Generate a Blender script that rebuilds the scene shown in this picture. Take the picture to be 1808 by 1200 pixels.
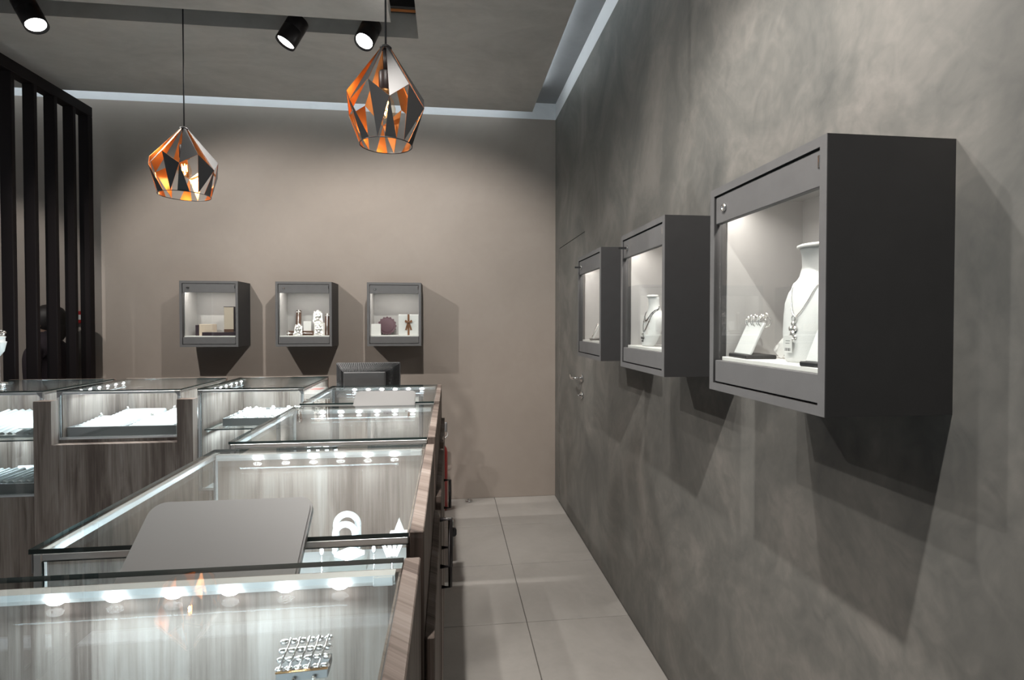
import bpy, bmesh, math, random
from mathutils import Vector, Matrix, Euler
random.seed(7)
for o in list(bpy.data.objects): bpy.data.objects.remove(o)
scn = bpy.context.scene
COL = scn.collection
PI = math.pi

# ------------------------------------------------------------------ camera
F, CH = 940.0, 1.4
YAW, PIT = math.atan(111/940.0), -math.radians(1.0)
CX, CY = 904.0, 586.4
FW = Vector((math.sin(YAW)*math.cos(PIT), math.cos(YAW)*math.cos(PIT), math.sin(PIT)))
RT = Vector((math.cos(YAW), -math.sin(YAW), 0)); UP = RT.cross(FW)
CAM = Vector((0, 0, CH))
cd = bpy.data.cameras.new('camera'); cam = bpy.data.objects.new('camera', cd); COL.objects.link(cam)
cam.matrix_world = Matrix(((RT.x, UP.x, -FW.x, 0), (RT.y, UP.y, -FW.y, 0), (RT.z, UP.z, -FW.z, CH), (0, 0, 0, 1)))
cd.sensor_fit = 'HORIZONTAL'; cd.sensor_width = 36; cd.lens = F/1808*36
cd.shift_y = (CY-600)/1808; cd.clip_start = 0.02
scn.camera = cam
def ray(x, y): return FW + RT*((x-CX)/F) - UP*((y-CY)/F)
def onx(x, y, X): r = ray(x, y); return CAM + r*(X/r.x)
def ony(x, y, Y): r = ray(x, y); return CAM + r*(Y/r.y)
def onz(x, y, Z): r = ray(x, y); return CAM + r*((Z-CH)/r.z)

# ------------------------------------------------------------------ world, exposure
wd = bpy.data.worlds.new('world'); scn.world = wd; wd.use_nodes = True
wd.node_tree.nodes['Background'].inputs[0].default_value = (0.80, 0.85, 0.90, 1)
wd.node_tree.nodes['Background'].inputs[1].default_value = 0.42
vs = scn.view_settings
vs.view_transform = 'Standard'; vs.look = 'None'; vs.gamma = 1.0; vs.use_curve_mapping = False
vs.exposure = 0.45
try:
    scn.cycles.transparent_max_bounces = 32
    scn.cycles.max_bounces = 10; scn.cycles.glossy_bounces = 6
    scn.cycles.caustics_reflective = False; scn.cycles.caustics_refractive = False
except Exception: pass

# ceiling spots, the last two added as fill: (lens position, aim, watts, cone degrees, in view)
SPOTS = [
 ((-2.01, 2.90, 2.857), (-0.95, 2.65, 1.00), 75, 84),
 ((-0.841, 2.90, 2.845), (-1.80, 2.60, 0.90), 75, 84),
 ((-0.444, 2.90, 2.875), (-0.95, 1.95, 1.00), 55, 80),
 ((-0.22, 0.50, 2.84), (0.85, 2.10, 0.70), 105, 76),
 ((-0.22, 1.48, 2.84), (0.85, 1.15, 0.85), 42, 82),
 ((-1.55, 1.65, 2.79), (0.85, 1.45, 1.20), 46, 80),
 ((-0.24, 2.38, 2.82), (-0.25, 4.24, 1.05), 85, 94),
 ((-2.10, 2.40, 2.79), (-1.30, 4.24, 1.25), 80, 84),
 ((-0.90, 1.10, 2.79), (-0.40, 1.00, 1.00), 42, 80),  # added, brightens the leaning pad
 ((-3.30, 2.40, 2.79), (-3.20, 4.24, 1.45), 45, 46),  # added, brightens the wall seen through the slats
]
SPOT_COL = (1.0, 0.945, 0.885)

# ------------------------------------------------------------------ materials
MT = {}
def new_mat(n):
    m = bpy.data.materials.new(n); m.use_nodes = True; MT[n] = m
    nt = m.node_tree; return m, nt, nt.nodes['Principled BSDF']
def simple(n, c, r=0.5, met=0.0, em=None, es=0, noise=0.0, bump=0.0, scale=40, spec=None):
    m, nt, b = new_mat(n)
    b.inputs['Base Color'].default_value = (*c, 1); b.inputs['Roughness'].default_value = r; b.inputs['Metallic'].default_value = met
    if spec is not None: b.inputs['Specular IOR Level'].default_value = spec
    if em: b.inputs['Emission Color'].default_value = (*em, 1); b.inputs['Emission Strength'].default_value = es
    if noise or bump:
        g = nt.nodes.new('ShaderNodeNewGeometry'); t = nt.nodes.new('ShaderNodeTexNoise')
        t.inputs['Scale'].default_value = scale; t.inputs['Detail'].default_value = 4
        nt.links.new(g.outputs['Position'], t.inputs['Vector'])
        if noise:
            mx = nt.nodes.new('ShaderNodeMix'); mx.data_type = 'RGBA'
            mx.inputs[6].default_value = (*[v*(1-noise) for v in c], 1); mx.inputs[7].default_value = (*[min(1, v*(1+noise)) for v in c], 1)
            nt.links.new(t.outputs['Fac'], mx.inputs[0]); nt.links.new(mx.outputs[2], b.inputs['Base Color'])
        if bump:
            bp = nt.nodes.new('ShaderNodeBump'); bp.inputs['Strength'].default_value = bump; bp.inputs['Distance'].default_value = 0.002
            nt.links.new(t.outputs['Fac'], bp.inputs['Height']); nt.links.new(bp.outputs['Normal'], b.inputs['Normal'])
    return m
def ramp(nt, stops):
    r = nt.nodes.new('ShaderNodeValToRGB'); e = r.color_ramp.elements
    while len(e) < len(stops): e.new(0.5)
    for k, (p, c) in enumerate(stops): e[k].position = p; e[k].color = (*c, 1)
    return r
def plaster(n, dark, mid, light, rough=0.55, sc=1.6, stretch=(1, 1, 1), spec=0.35, contrast=1.0):
    m, nt, b = new_mat(n); L = nt.links.new
    g = nt.nodes.new('ShaderNodeNewGeometry'); mp = nt.nodes.new('ShaderNodeMapping'); mp.inputs['Scale'].default_value = stretch
    L(g.outputs['Position'], mp.inputs['Vector'])
    a = nt.nodes.new('ShaderNodeTexNoise'); a.inputs['Scale'].default_value = sc; a.inputs['Detail'].default_value = 9; a.inputs['Roughness'].default_value = 0.62; a.inputs['Distortion'].default_value = 0.9
    f = nt.nodes.new('ShaderNodeTexNoise'); f.inputs['Scale'].default_value = sc*7; f.inputs['Detail'].default_value = 6; f.inputs['Distortion'].default_value = 1.6
    L(mp.outputs[0], a.inputs['Vector']); L(mp.outputs[0], f.inputs['Vector'])
    mm = nt.nodes.new('ShaderNodeMath'); mm.operation = 'MULTIPLY_ADD'; mm.inputs[1].default_value = 0.3
    sb = nt.nodes.new('ShaderNodeMath'); sb.operation = 'SUBTRACT'; sb.inputs[1].default_value = 0.5
    L(f.outputs['Fac'], sb.inputs[0]); L(sb.outputs[0], mm.inputs[0]); L(a.outputs['Fac'], mm.inputs[2])
    h = 0.20/contrast
    r = ramp(nt, [(0.5-h, dark), (0.5, mid), (0.5+h, light)]); L(mm.outputs[0], r.inputs[0])
    L(r.outputs[0], b.inputs['Base Color'])
    rr = nt.nodes.new('ShaderNodeMath'); rr.operation = 'MULTIPLY_ADD'; rr.inputs[1].default_value = 0.25; rr.inputs[2].default_value = rough-0.12
    L(f.outputs['Fac'], rr.inputs[0]); L(rr.outputs[0], b.inputs['Roughness']); b.inputs['Specular IOR Level'].default_value = spec
    bp = nt.nodes.new('ShaderNodeBump'); bp.inputs['Strength'].default_value = 0.12; bp.inputs['Distance'].default_value = 0.004
    L(mm.outputs[0], bp.inputs['Height']); L(bp.outputs['Normal'], b.inputs['Normal'])
    return m
plaster('plaster_grey', (0.105, 0.107, 0.102), (0.160, 0.158, 0.147), (0.235, 0.222, 0.205), stretch=(1, 1, 0.85), contrast=0.95, sc=2.6)
plaster('plaster_ceiling', (0.46, 0.452, 0.43), (0.55, 0.535, 0.51), (0.64, 0.62, 0.59), stretch=(0.7, 1.2, 1))
plaster('plaster_beige', (0.335, 0.292, 0.258), (0.355, 0.310, 0.274), (0.375, 0.330, 0.294), sc=1.0, spec=0.25)
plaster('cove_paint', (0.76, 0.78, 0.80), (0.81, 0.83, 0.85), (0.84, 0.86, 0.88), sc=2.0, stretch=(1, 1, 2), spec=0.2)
plaster('cove_ceiling', (0.24, 0.245, 0.25), (0.28, 0.285, 0.29), (0.31, 0.315, 0.32), sc=1.2, spec=0.2)
plaster('tile_stone', (0.39, 0.372, 0.35), (0.44, 0.42, 0.395), (0.48, 0.46, 0.435), rough=0.5, sc=1.8, spec=0.4)
simple('grout', (0.16, 0.15, 0.14), 0.9)

def wood(n, c0, c1, c2, c3):
    m, nt, b = new_mat(n); L = nt.links.new
    g = nt.nodes.new('ShaderNodeNewGeometry'); sp = nt.nodes.new('ShaderNodeSeparateXYZ'); L(g.outputs['Position'], sp.inputs[0])
    ad = nt.nodes.new('ShaderNodeMath'); ad.operation = 'MULTIPLY_ADD'; ad.inputs[1].default_value = 1.13; L(sp.outputs['Y'], ad.inputs[0]); L(sp.outputs['X'], ad.inputs[2])
    def vec(kx, kz, off=0.0):
        cv = nt.nodes.new('ShaderNodeCombineXYZ')
        a = nt.nodes.new('ShaderNodeMath'); a.operation = 'MULTIPLY'; a.inputs[1].default_value = kx; L(ad.outputs[0], a.inputs[0]); L(a.outputs[0], cv.inputs[0])
        z = nt.nodes.new('ShaderNodeMath'); z.operation = 'MULTIPLY'; z.inputs[1].default_value = kz; L(sp.outputs['Z'], z.inputs[0]); L(z.outputs[0], cv.inputs[2])
        cv.inputs[1].default_value = off; return cv
    fine = nt.nodes.new('ShaderNodeTexNoise'); fine.inputs['Scale'].default_value = 1; fine.inputs['Detail'].default_value = 6; fine.inputs['Roughness'].default_value = 0.7; L(vec(150, 3.2).outputs[0], fine.inputs['Vector'])
    mid = nt.nodes.new('ShaderNodeTexNoise'); mid.inputs['Scale'].default_value = 1; mid.inputs['Detail'].default_value = 4; mid.inputs['Distortion'].default_value = 1.2; L(vec(22, 2.2, 3.0).outputs[0], mid.inputs['Vector'])
    big = nt.nodes.new('ShaderNodeTexNoise'); big.inputs['Scale'].default_value = 1; big.inputs['Detail'].default_value = 2; L(vec(9, 0.7, 7.0).outputs[0], big.inputs['Vector'])
    s1 = nt.nodes.new('ShaderNodeMath'); s1.operation = 'MULTIPLY_ADD'; s1.inputs[1].default_value = 0.34; L(fine.outputs['Fac'], s1.inputs[0])
    s2 = nt.nodes.new('ShaderNodeMath'); s2.operation = 'MULTIPLY'; s2.inputs[1].default_value = 0.38; L(mid.outputs['Fac'], s2.inputs[0]); L(s2.outputs[0], s1.inputs[2])
    s3 = nt.nodes.new('ShaderNodeMath'); s3.operation = 'MULTIPLY_ADD'; s3.inputs[1].default_value = 0.42; L(big.outputs['Fac'], s3.inputs[0]); L(s1.outputs[0], s3.inputs[2])
    # plank breaks every 0.18 m
    pk = nt.nodes.new('ShaderNodeMath'); pk.operation = 'MULTIPLY'; pk.inputs[1].default_value = 5.4; L(ad.outputs[0], pk.inputs[0])
    fl = nt.nodes.new('ShaderNodeMath'); fl.operation = 'FLOOR'; L(pk.outputs[0], fl.inputs[0])
    wn = nt.nodes.new('ShaderNodeTexWhiteNoise'); wn.noise_dimensions = '1D'; L(fl.outputs[0], wn.inputs['W'])
    s4 = nt.nodes.new('ShaderNodeMath'); s4.operation = 'MULTIPLY_ADD'; s4.inputs[1].default_value = 0.13; L(wn.outputs['Value'], s4.inputs[0]); L(s3.outputs[0], s4.inputs[2])
    r = ramp(nt, [(0.40, c0), (0.56, c1), (0.66, c2), (0.82, c3)]); L(s4.outputs[0], r.inputs[0])
    L(r.outputs[0], b.inputs['Base Color']); b.inputs['Roughness'].default_value = 0.6; b.inputs['Specular IOR Level'].default_value = 0.3
    bp = nt.nodes.new('ShaderNodeBump'); bp.inputs['Strength'].default_value = 0.25; bp.inputs['Distance'].default_value = 0.001
    L(fine.outputs['Fac'], bp.inputs['Height']); L(bp.outputs['Normal'], b.inputs['Normal'])
    return m
wood('wood_laminate', (0.036, 0.026, 0.022), (0.130, 0.098, 0.083), (0.235, 0.190, 0.165), (0.36, 0.31, 0.28))
simple('wood_edge', (0.30, 0.26, 0.22), 0.55, noise=0.35, scale=60)
simple('aluminium', (0.80, 0.82, 0.83), 0.35, 0.65)
simple('bracket_grey', (0.33, 0.34, 0.35), 0.4, 0.3)
simple('led_lens', (1, 1, 1), 0.4, em=(0.92, 0.97, 1.0), es=40)
simple('added_strip_glow', (1, 1, 1), 0.4, em=(0.85, 0.95, 1.0), es=4)  # glow of the added cove strips and counter end strips
simple('spot_lens', (1, 1, 1), 0.4, em=(1.0, 0.98, 0.95), es=14)
simple('strip_lens', (1, 1, 1), 0.4, em=(1.0, 0.88, 0.74), es=5)
simple('cabinet_grey', (0.125, 0.125, 0.127), 0.5, noise=0.12, scale=25, spec=0.4)
simple('cabinet_dark', (0.050, 0.049, 0.050), 0.5, noise=0.1, scale=25, spec=0.3)
simple('cabinet_inner', (0.43, 0.42, 0.415), 0.6, noise=0.04, scale=30)
simple('white_board', (0.80, 0.79, 0.77), 0.45)
simple('white_velvet', (0.60, 0.61, 0.61), 0.8, bump=0.2, scale=400)
simple('white_card', (0.76, 0.76, 0.75), 0.6)
simple('white_gloss', (0.70, 0.70, 0.69), 0.25)
simple('chrome', (0.80, 0.80, 0.80), 0.14, 1.0)
simple('silver', (0.86, 0.84, 0.82), 0.24, 1.0, bump=0.8, scale=180)
simple('gold', (0.78, 0.50, 0.25), 0.22, 1.0, bump=0.4, scale=150)
simple('black_metal', (0.020, 0.017, 0.018), 0.42, 0.2)
simple('black_plastic', (0.022, 0.022, 0.024), 0.4)
simple('monitor_grey', (0.085, 0.087, 0.09), 0.45)
simple('screen_dark', (0.007, 0.0045, 0.005), 0.6, spec=0.2)
simple('shade_outer', (0.034, 0.034, 0.035), 0.45, 0.2)
simple('copper', (0.68, 0.27, 0.085), 0.36, 0.9)
simple('bulb_filament', (1, 0.6, 0.2), 0.4, em=(1.0, 0.55, 0.18), es=16)
simple('pad_grey', (0.25, 0.25, 0.25), 0.5)
simple('tray_grey', (0.22, 0.215, 0.215), 0.6)
simple('cream', (0.60, 0.50, 0.40), 0.55)
simple('dark_plum', (0.030, 0.018, 0.026), 0.5)
simple('brown_board', (0.12, 0.062, 0.040), 0.5)
simple('ribbon_brown', (0.20, 0.085, 0.035), 0.35)
simple('plum', (0.105, 0.055, 0.07), 0.6)
simple('dark_bead', (0.03, 0.028, 0.028), 0.25)
simple('print_dark', (0.08, 0.08, 0.085), 0.6)
simple('red_paint', (0.35, 0.012, 0.012), 0.35)
simple('red_print', (0.70, 0.06, 0.04), 0.5)
simple('straw', (0.32, 0.24, 0.16), 0.7)
simple('dark_cloth', (0.028, 0.020, 0.026), 0.9)
simple('skin', (0.42, 0.26, 0.19), 0.6)
simple('hair_dark', (0.015, 0.011, 0.010), 0.55)

def glassy(n, tint, ior=1.5):
    m, nt, b = new_mat(n); nt.nodes.remove(b); L = nt.links.new
    out = [x for x in nt.nodes if x.type == 'OUTPUT_MATERIAL'][0]
    tr = nt.nodes.new('ShaderNodeBsdfTransparent'); tr.inputs[0].default_value = (*tint, 1)
    gl = nt.nodes.new('ShaderNodeBsdfGlossy'); gl.inputs['Roughness'].default_value = 0.0; gl.inputs[0].default_value = (1, 1, 1, 1)
    # fresnel written out so that front and back faces of a pane reflect alike
    ge = nt.nodes.new('ShaderNodeNewGeometry'); dt = nt.nodes.new('ShaderNodeVectorMath'); dt.operation = 'DOT_PRODUCT'
    L(ge.outputs['Incoming'], dt.inputs[0]); L(ge.outputs['Normal'], dt.inputs[1])
    ab = nt.nodes.new('ShaderNodeMath'); ab.operation = 'ABSOLUTE'; L(dt.outputs['Value'], ab.inputs[0])
    om = nt.nodes.new('ShaderNodeMath'); om.operation = 'SUBTRACT'; om.inputs[0].default_value = 1.0; L(ab.outputs[0], om.inputs[1])
    pw = nt.nodes.new('ShaderNodeMath'); pw.operation = 'POWER'; pw.inputs[1].default_value = 5.0; L(om.outputs[0], pw.inputs[0])
    ma = nt.nodes.new('ShaderNodeMath'); ma.operation = 'MULTIPLY_ADD'; ma.inputs[1].default_value = 0.96; ma.inputs[2].default_value = 0.04; L(pw.outputs[0], ma.inputs[0])
    mx = nt.nodes.new('ShaderNodeMixShader'); L(ma.outputs[0], mx.inputs[0]); L(tr.outputs[0], mx.inputs[1]); L(gl.outputs[0], mx.inputs[2])
    L(mx.outputs[0], out.inputs['Surface']); return m
glassy('glass', (0.97, 0.985, 0.98))
glassy('glass_bulb', (1.0, 0.93, 0.82))
simple('glass_edge', (0.035, 0.055, 0.055), 0.12, spec=0.6)

# ------------------------------------------------------------------ mesh helpers
class MB:
    """collects shapes into one mesh; every shape may have its own material slot"""
    def __init__(s): s.v = []; s.f = []; s.mi = []; s.sm = []
    def add(s, vs, fs, mi=0, smooth=False):
        b = len(s.v); s.v += [tuple(v) for v in vs]
        for k, f in enumerate(fs):
            s.f.append([b+i for i in f]); s.mi.append(mi[k] if isinstance(mi, (list, tuple)) else mi); s.sm.append(smooth)
        return s
    def box(s, x0, x1, y0, y1, z0, z1, mi=0, M=None):
        vs = [Vector(p) for p in ((x0,y0,z0),(x1,y0,z0),(x1,y1,z0),(x0,y1,z0),(x0,y0,z1),(x1,y0,z1),(x1,y1,z1),(x0,y1,z1))]
        if M: vs = [M @ v for v in vs]
        return s.add(vs, [(0,3,2,1),(4,5,6,7),(0,1,5,4),(1,2,6,5),(2,3,7,6),(3,0,4,7)], mi)
    def bbox(s, x0, x1, y0, y1, z0, z1, r=0.004, mi=0, M=None):
        """box with chamfered edges"""
        r = min(r, (x1-x0)*.45, (y1-y0)*.45, (z1-z0)*.45)
        bm = bmesh.new(); bmesh.ops.create_cube(bm, size=1)
        for v in bm.verts: v.co = Vector(((x0+x1)/2+v.co.x*(x1-x0), (y0+y1)/2+v.co.y*(y1-y0), (z0+z1)/2+v.co.z*(z1-z0)))
        bmesh.ops.bevel(bm, geom=list(bm.edges), offset=r, segments=1, affect='EDGES', profile=0.5)
        if M: bm.transform(M)
        bm.verts.index_update()
        s.add([v.co.copy() for v in bm.verts], [[v.index for v in f.verts] for f in bm.faces], mi); bm.free(); return s
    def tube(s, pts, r, n=8, mi=0, closed=False, caps=True):
        pts = [Vector(p) for p in pts]; rs = r if isinstance(r, (list, tuple)) else [r]*len(pts)
        m = len(pts); vs = []; ref = None
        for i, p in enumerate(pts):
            if closed: t = pts[(i+1) % m]-pts[i-1]
            else: t = pts[min(i+1, m-1)]-pts[max(i-1, 0)]
            t.normalize()
            if ref is None:
                ref = Vector((0,0,1)) if abs(t.z) < .9 else Vector((1,0,0))
            u = (ref - t*ref.dot(t)); u = u.normalized() if u.length > 1e-6 else t.orthogonal().normalized(); w = t.cross(u); ref = u
            for k in range(n):
                a = 2*PI*k/n; vs.append(p + (u*math.cos(a)+w*math.sin(a))*rs[i])
        fs = []
        for i in range(m if closed else m-1):
            j = (i+1) % m
            for k in range(n): fs.append((i*n+k, i*n+(k+1)%n, j*n+(k+1)%n, j*n+k))
        s.add(vs, fs, mi, True)
        if caps and not closed:
            b = len(s.v)-m*n
            s.f.append([b+k for k in range(n)][::-1]); s.mi.append(mi); s.sm.append(False)
            s.f.append([b+(m-1)*n+k for k in range(n)]); s.mi.append(mi); s.sm.append(False)
        return s
    def lathe(s, prof, n=20, c=(0,0,0), mi=0, M=None, smooth=True):
        c = Vector(c); vs = []; fs = []
        for (r, z) in prof:
            for k in range(n):
                a = 2*PI*k/n; v = Vector((r*math.cos(a), r*math.sin(a), z)); vs.append((M @ v if M else v)+c)
        m = len(prof)
        for i in range(m-1):
            for k in range(n): fs.append((i*n+k, i*n+(k+1)%n, (i+1)*n+(k+1)%n, (i+1)*n+k))
        s.add(vs, fs, mi, smooth); b = len(s.v)-m*n
        if prof[0][0] > 1e-5: s.f.append([b+k for k in range(n)][::-1]); s.mi.append(mi); s.sm.append(False)
        if prof[-1][0] > 1e-5: s.f.append([b+(m-1)*n+k for k in range(n)]); s.mi.append(mi); s.sm.append(False)
        return s
    def ball(s, c, r, n=8, mi=0, sq=(1,1,1)):
        rings = max(4, n//2); c = Vector(c)
        vs = [c+Vector((0,0,-r*sq[2]))]; fs = []
        for i in range(1, rings):
            a = PI*i/rings
            for k in range(n):
                b = 2*PI*k/n; vs.append(c+Vector((r*sq[0]*math.sin(a)*math.cos(b), r*sq[1]*math.sin(a)*math.sin(b), -r*sq[2]*math.cos(a))))
        vs.append(c+Vector((0,0,r*sq[2]))); T = len(vs)-1
        for k in range(n): fs.append((0, 1+(k+1)%n, 1+k)); fs.append((T, T-n+k, T-n+(k+1)%n))
        for i in range(rings-2):
            for k in range(n): fs.append((1+i*n+k, 1+i*n+(k+1)%n, 1+(i+1)*n+(k+1)%n, 1+(i+1)*n+k))
        return s.add(vs, fs, mi, True)
    def prism(s, poly, h0, h1, M=None, mi=0, side_mi=None):
        """polygon in xy extruded along z, then M"""
        n = len(poly); vs = [Vector((x, y, h0)) for x, y in poly]+[Vector((x, y, h1)) for x, y in poly]
        if M: vs = [M @ v for v in vs]
        fs = [list(range(n))[::-1], [n+i for i in range(n)]]+[(i, (i+1)%n, n+(i+1)%n, n+i) for i in range(n)]
        sm = mi if side_mi is None else side_mi
        return s.add(vs, fs, [mi, mi]+[sm]*n)
    def obj(s, name, mats, parent=None, loc=None):
        me = bpy.data.meshes.new(name); me.from_pydata(s.v, [], s.f)
        for m in (mats if isinstance(mats, (list, tuple)) else [mats]): me.materials.append(MT[m])
        for p, i, k in zip(me.polygons, s.mi, s.sm): p.material_index = i; p.use_smooth = k
        me.update(); o = bpy.data.objects.new(name, me); COL.objects.link(o)
        if parent: o.parent = parent
        if loc: o.location = loc
        return o
def tag(o, label, cat, group=None):
    o['label'] = label; o['category'] = cat
    if group: o['group'] = group
    return o
def thing(name, label, cat, loc=(0,0,0), rz=0.0, group=None):
    o = bpy.data.objects.new(name, None); COL.objects.link(o); o.location = loc; o.rotation_euler = (0, 0, rz); o.empty_display_size = 0.05
    return tag(o, label, cat, group)
def struct(o, label=None):
    o['kind'] = 'structure'
    if label: o['label'] = label
    return o
def light(name, kind, parent, loc, energy, color, rot=(0,0,0), **kw):
    d = bpy.data.lights.new(name, kind); d.energy = energy; d.color = color
    for k, v in kw.items(): setattr(d, k, v)
    o = bpy.data.objects.new(name, d); COL.objects.link(o); o.parent = parent; o.location = loc; o.rotation_euler = rot
    return o
def aim(frm, to): return (Vector(to)-Vector(frm)).to_track_quat('-Z', 'Y').to_euler()
def pane(name, x0, x1, y0, y1, z0, z1, parent, edge=True):
    """clear pane; its thin rim faces take the dark edge tone"""
    d = [x1-x0, y1-y0, z1-z0]; ax = d.index(min(d))
    face_ax = [2, 2, 1, 0, 1, 0]
    m = MB().box(x0, x1, y0, y1, z0, z1, mi=[0 if face_ax[k] == ax else (1 if edge else 0) for k in range(6)])
    return m.obj(name, ['glass', 'glass_edge'], parent)
def rounded(w, h, r, n=5, cx=0, cy=0):
    p = []
    for (sx, sy, a0) in ((1,1,0), (-1,1,90), (-1,-1,180), (1,-1,270)):
        for k in range(n+1):
            a = math.radians(a0+90*k/n); p.append((cx+sx*(w/2-r)+r*math.cos(a), cy+sy*(h/2-r)+r*math.sin(a)))
    return p

# ------------------------------------------------------------------ the room
W, D = 0.853, 4.238            # right wall plane, back wall plane
XL, YN = -4.6, -3.4            # left wall, closed wall behind the camera
ZP, ZC, ZB = 3.0, 3.16, 3.03   # dropped panel, upper ceiling, paint line
fl = struct(MB().box(XL, W+0.15, YN, D+0.15, -0.12, -0.004).obj('floor', 'grout'), 'grey stone tile floor of the shop')
T, J = 0.603, 0.0022
tile_cache = {}
for i in range(-8, 2):
    for j in range(-10, 4):
        x0 = max(0.359+T*i, XL)+J; x1 = min(0.359+T*(i+1), W)-J; y0 = max(2.446+T*j, YN)+J; y1 = min(2.446+T*(j+1), D)-J
        if x1-x0 < 0.01 or y1-y0 < 0.01: continue
        key = (round(x1-x0, 3), round(y1-y0, 3))
        if key not in tile_cache:
            o = MB().bbox(0, x1-x0, 0, y1-y0, -0.010, 0, 0.0012).obj('floor_tile', 'tile_stone', fl); tile_cache[key] = o.data
        else:
            o = bpy.data.objects.new('floor_tile', tile_cache[key]); COL.objects.link(o); o.parent = fl
        o.location = (x0, y0, random.uniform(-0.0003, 0))

wb = struct(MB().box(XL, W+0.15, D, D+0.15, 0, ZB).obj('wall_back', 'plaster_beige'), 'warm beige painted back wall')
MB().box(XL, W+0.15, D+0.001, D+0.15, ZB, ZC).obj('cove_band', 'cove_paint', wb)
DY0, DY1, DZ = 3.30, 4.08, 1.98   # flush door in the right wall
m = MB(); m.box(W, W+0.15, YN, DY0, 0, ZB); m.box(W, W+0.15, DY1, D, 0, ZB); m.box(W, W+0.15, DY0, DY1, DZ, ZB); m.box(W+0.06, W+0.15, DY0, DY1, 0, DZ)
wr = struct(m.obj('wall_right', 'plaster_grey'), 'dark grey mottled plaster wall')
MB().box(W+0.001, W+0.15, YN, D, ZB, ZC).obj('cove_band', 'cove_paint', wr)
struct(MB().box(XL-0.15, XL, 2.2, D+0.15, 0, ZC).obj('wall_left', 'plaster_grey'), 'plaster wall beyond the gap left open for fill light')  # rest of the left side is left open to let world light in
struct(MB().box(XL-0.15, W+0.15, YN-0.15, YN, 0, ZC).obj('wall_front', 'plaster_grey'), 'dark plaster wall opposite the beige one')

ce = struct(MB().box(XL-0.15, W+0.15, YN, D+0.15, ZC, ZC+0.12).obj('ceiling', 'cove_ceiling'), 'upper concrete ceiling behind the dropped panels')
PX, PY = 0.63, 4.02               # edges of the dropped panel
HX1, HY1, HX0, HY0 = -0.168, 3.068, -4.2, -2.6   # opening cut in it
m = MB()
m.box(XL, PX, HY1, PY, ZP, ZC-0.005); m.box(HX1, PX, YN, HY1, ZP, ZC-0.005); m.box(XL, HX0, YN, HY1, ZP, ZC-0.005); m.box(HX0, HX1, YN, HY0, ZP, ZC-0.005)
m.obj('dropped_panel', 'plaster_ceiling', ce)
m = MB().box(HX0+0.11, -0.277, HY0+0.4, 2.646, 2.85, 2.92); m.box(-3.0, -1.2, -1.5, 2.2, 2.92, ZC)
m.obj('floating_slab', 'plaster_ceiling', ce)

for nm, par, loc, rot, ln in (('added_cove_fill', ce, (-1.6, PY+0.012, 3.115), (math.radians(140), 0, 0), 4.2), ('added_cove_fill', ce, (PX+0.012, 1.2, 3.115), (math.radians(140), 0, -PI/2), 5.4)):  # added fill that brightens the cove band, no known lamp
    light(nm, 'AREA', par, loc, 1.5, (0.90, 0.95, 1.0), rot=rot, shape='RECTANGLE', size=ln, size_y=0.012)
MB().box(-3.7, 0.5, PY+0.001, PY+0.010, 3.105, 3.125).obj('added_cove_strip', 'added_strip_glow', ce); MB().box(PX+0.001, PX+0.010, -1.5, 3.9, 3.105, 3.125).obj('added_cove_strip', 'added_strip_glow', ce)  # glowing strips added to go with the cove fill

# door: leaf flush with the plaster, thin groove round it
dr = bpy.data.objects.new('door_1', None); COL.objects.link(dr); dr.location = (W, DY0, 0); struct(dr, 'flush plastered door with chrome lever handle beside the corner')
MB().box(0.0015, 0.045, 0.004, DY1-DY0-0.004, 0.006, DZ-0.004).obj('leaf', 'plaster_grey', dr)
hz = 1.045
hd = MB().lathe([(0.026, 0), (0.026, 0.006), (0.022, 0.009)], 20, M=Matrix.Rotation(-PI/2, 4, 'Y'), c=(0, 0.055, hz)).obj('handle_rosette', 'chrome', dr)
MB().tube([(0, 0.055, hz), (-0.035, 0.055, hz), (-0.052, 0.062, hz-0.002), (-0.056, 0.085, hz-0.004), (-0.056, 0.125, hz-0.006), (-0.053, 0.155, hz+0.004), (-0.052, 0.175, hz+0.012)], [0.009, 0.009, 0.0095, 0.009, 0.008, 0.008, 0.007], 10).obj('lever', 'chrome', dr)
MB().lathe([(0.024, 0), (0.024, 0.006), (0.020, 0.010), (0.010, 0.011), (0.010, 0.018)], 20, M=Matrix.Rotation(-PI/2, 4, 'Y'), c=(0, 0.052, 0.935)).obj('lock_rosette', 'chrome', dr)
MB().tube([(-0.018, 0.052, 0.935), (-0.032, 0.056, 0.93)], 0.006, 8).obj('thumb_turn', 'chrome', dr)

# red alarm point on the back wall, seen between the slats
p = ony(142, 560, D)
t = thing('alarm_call_point', 'red fire alarm call point with white centre on the back wall', 'alarm', (p.x, D, p.z))
MB().bbox(-0.045, 0.045, -0.04, 0, -0.045, 0.045, 0.006).obj('housing', 'red_paint', t); MB().bbox(-0.030, 0.030, -0.043, -0.04, -0.018, 0.018, 0.001).obj('push_plate', 'white_gloss', t)

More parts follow.
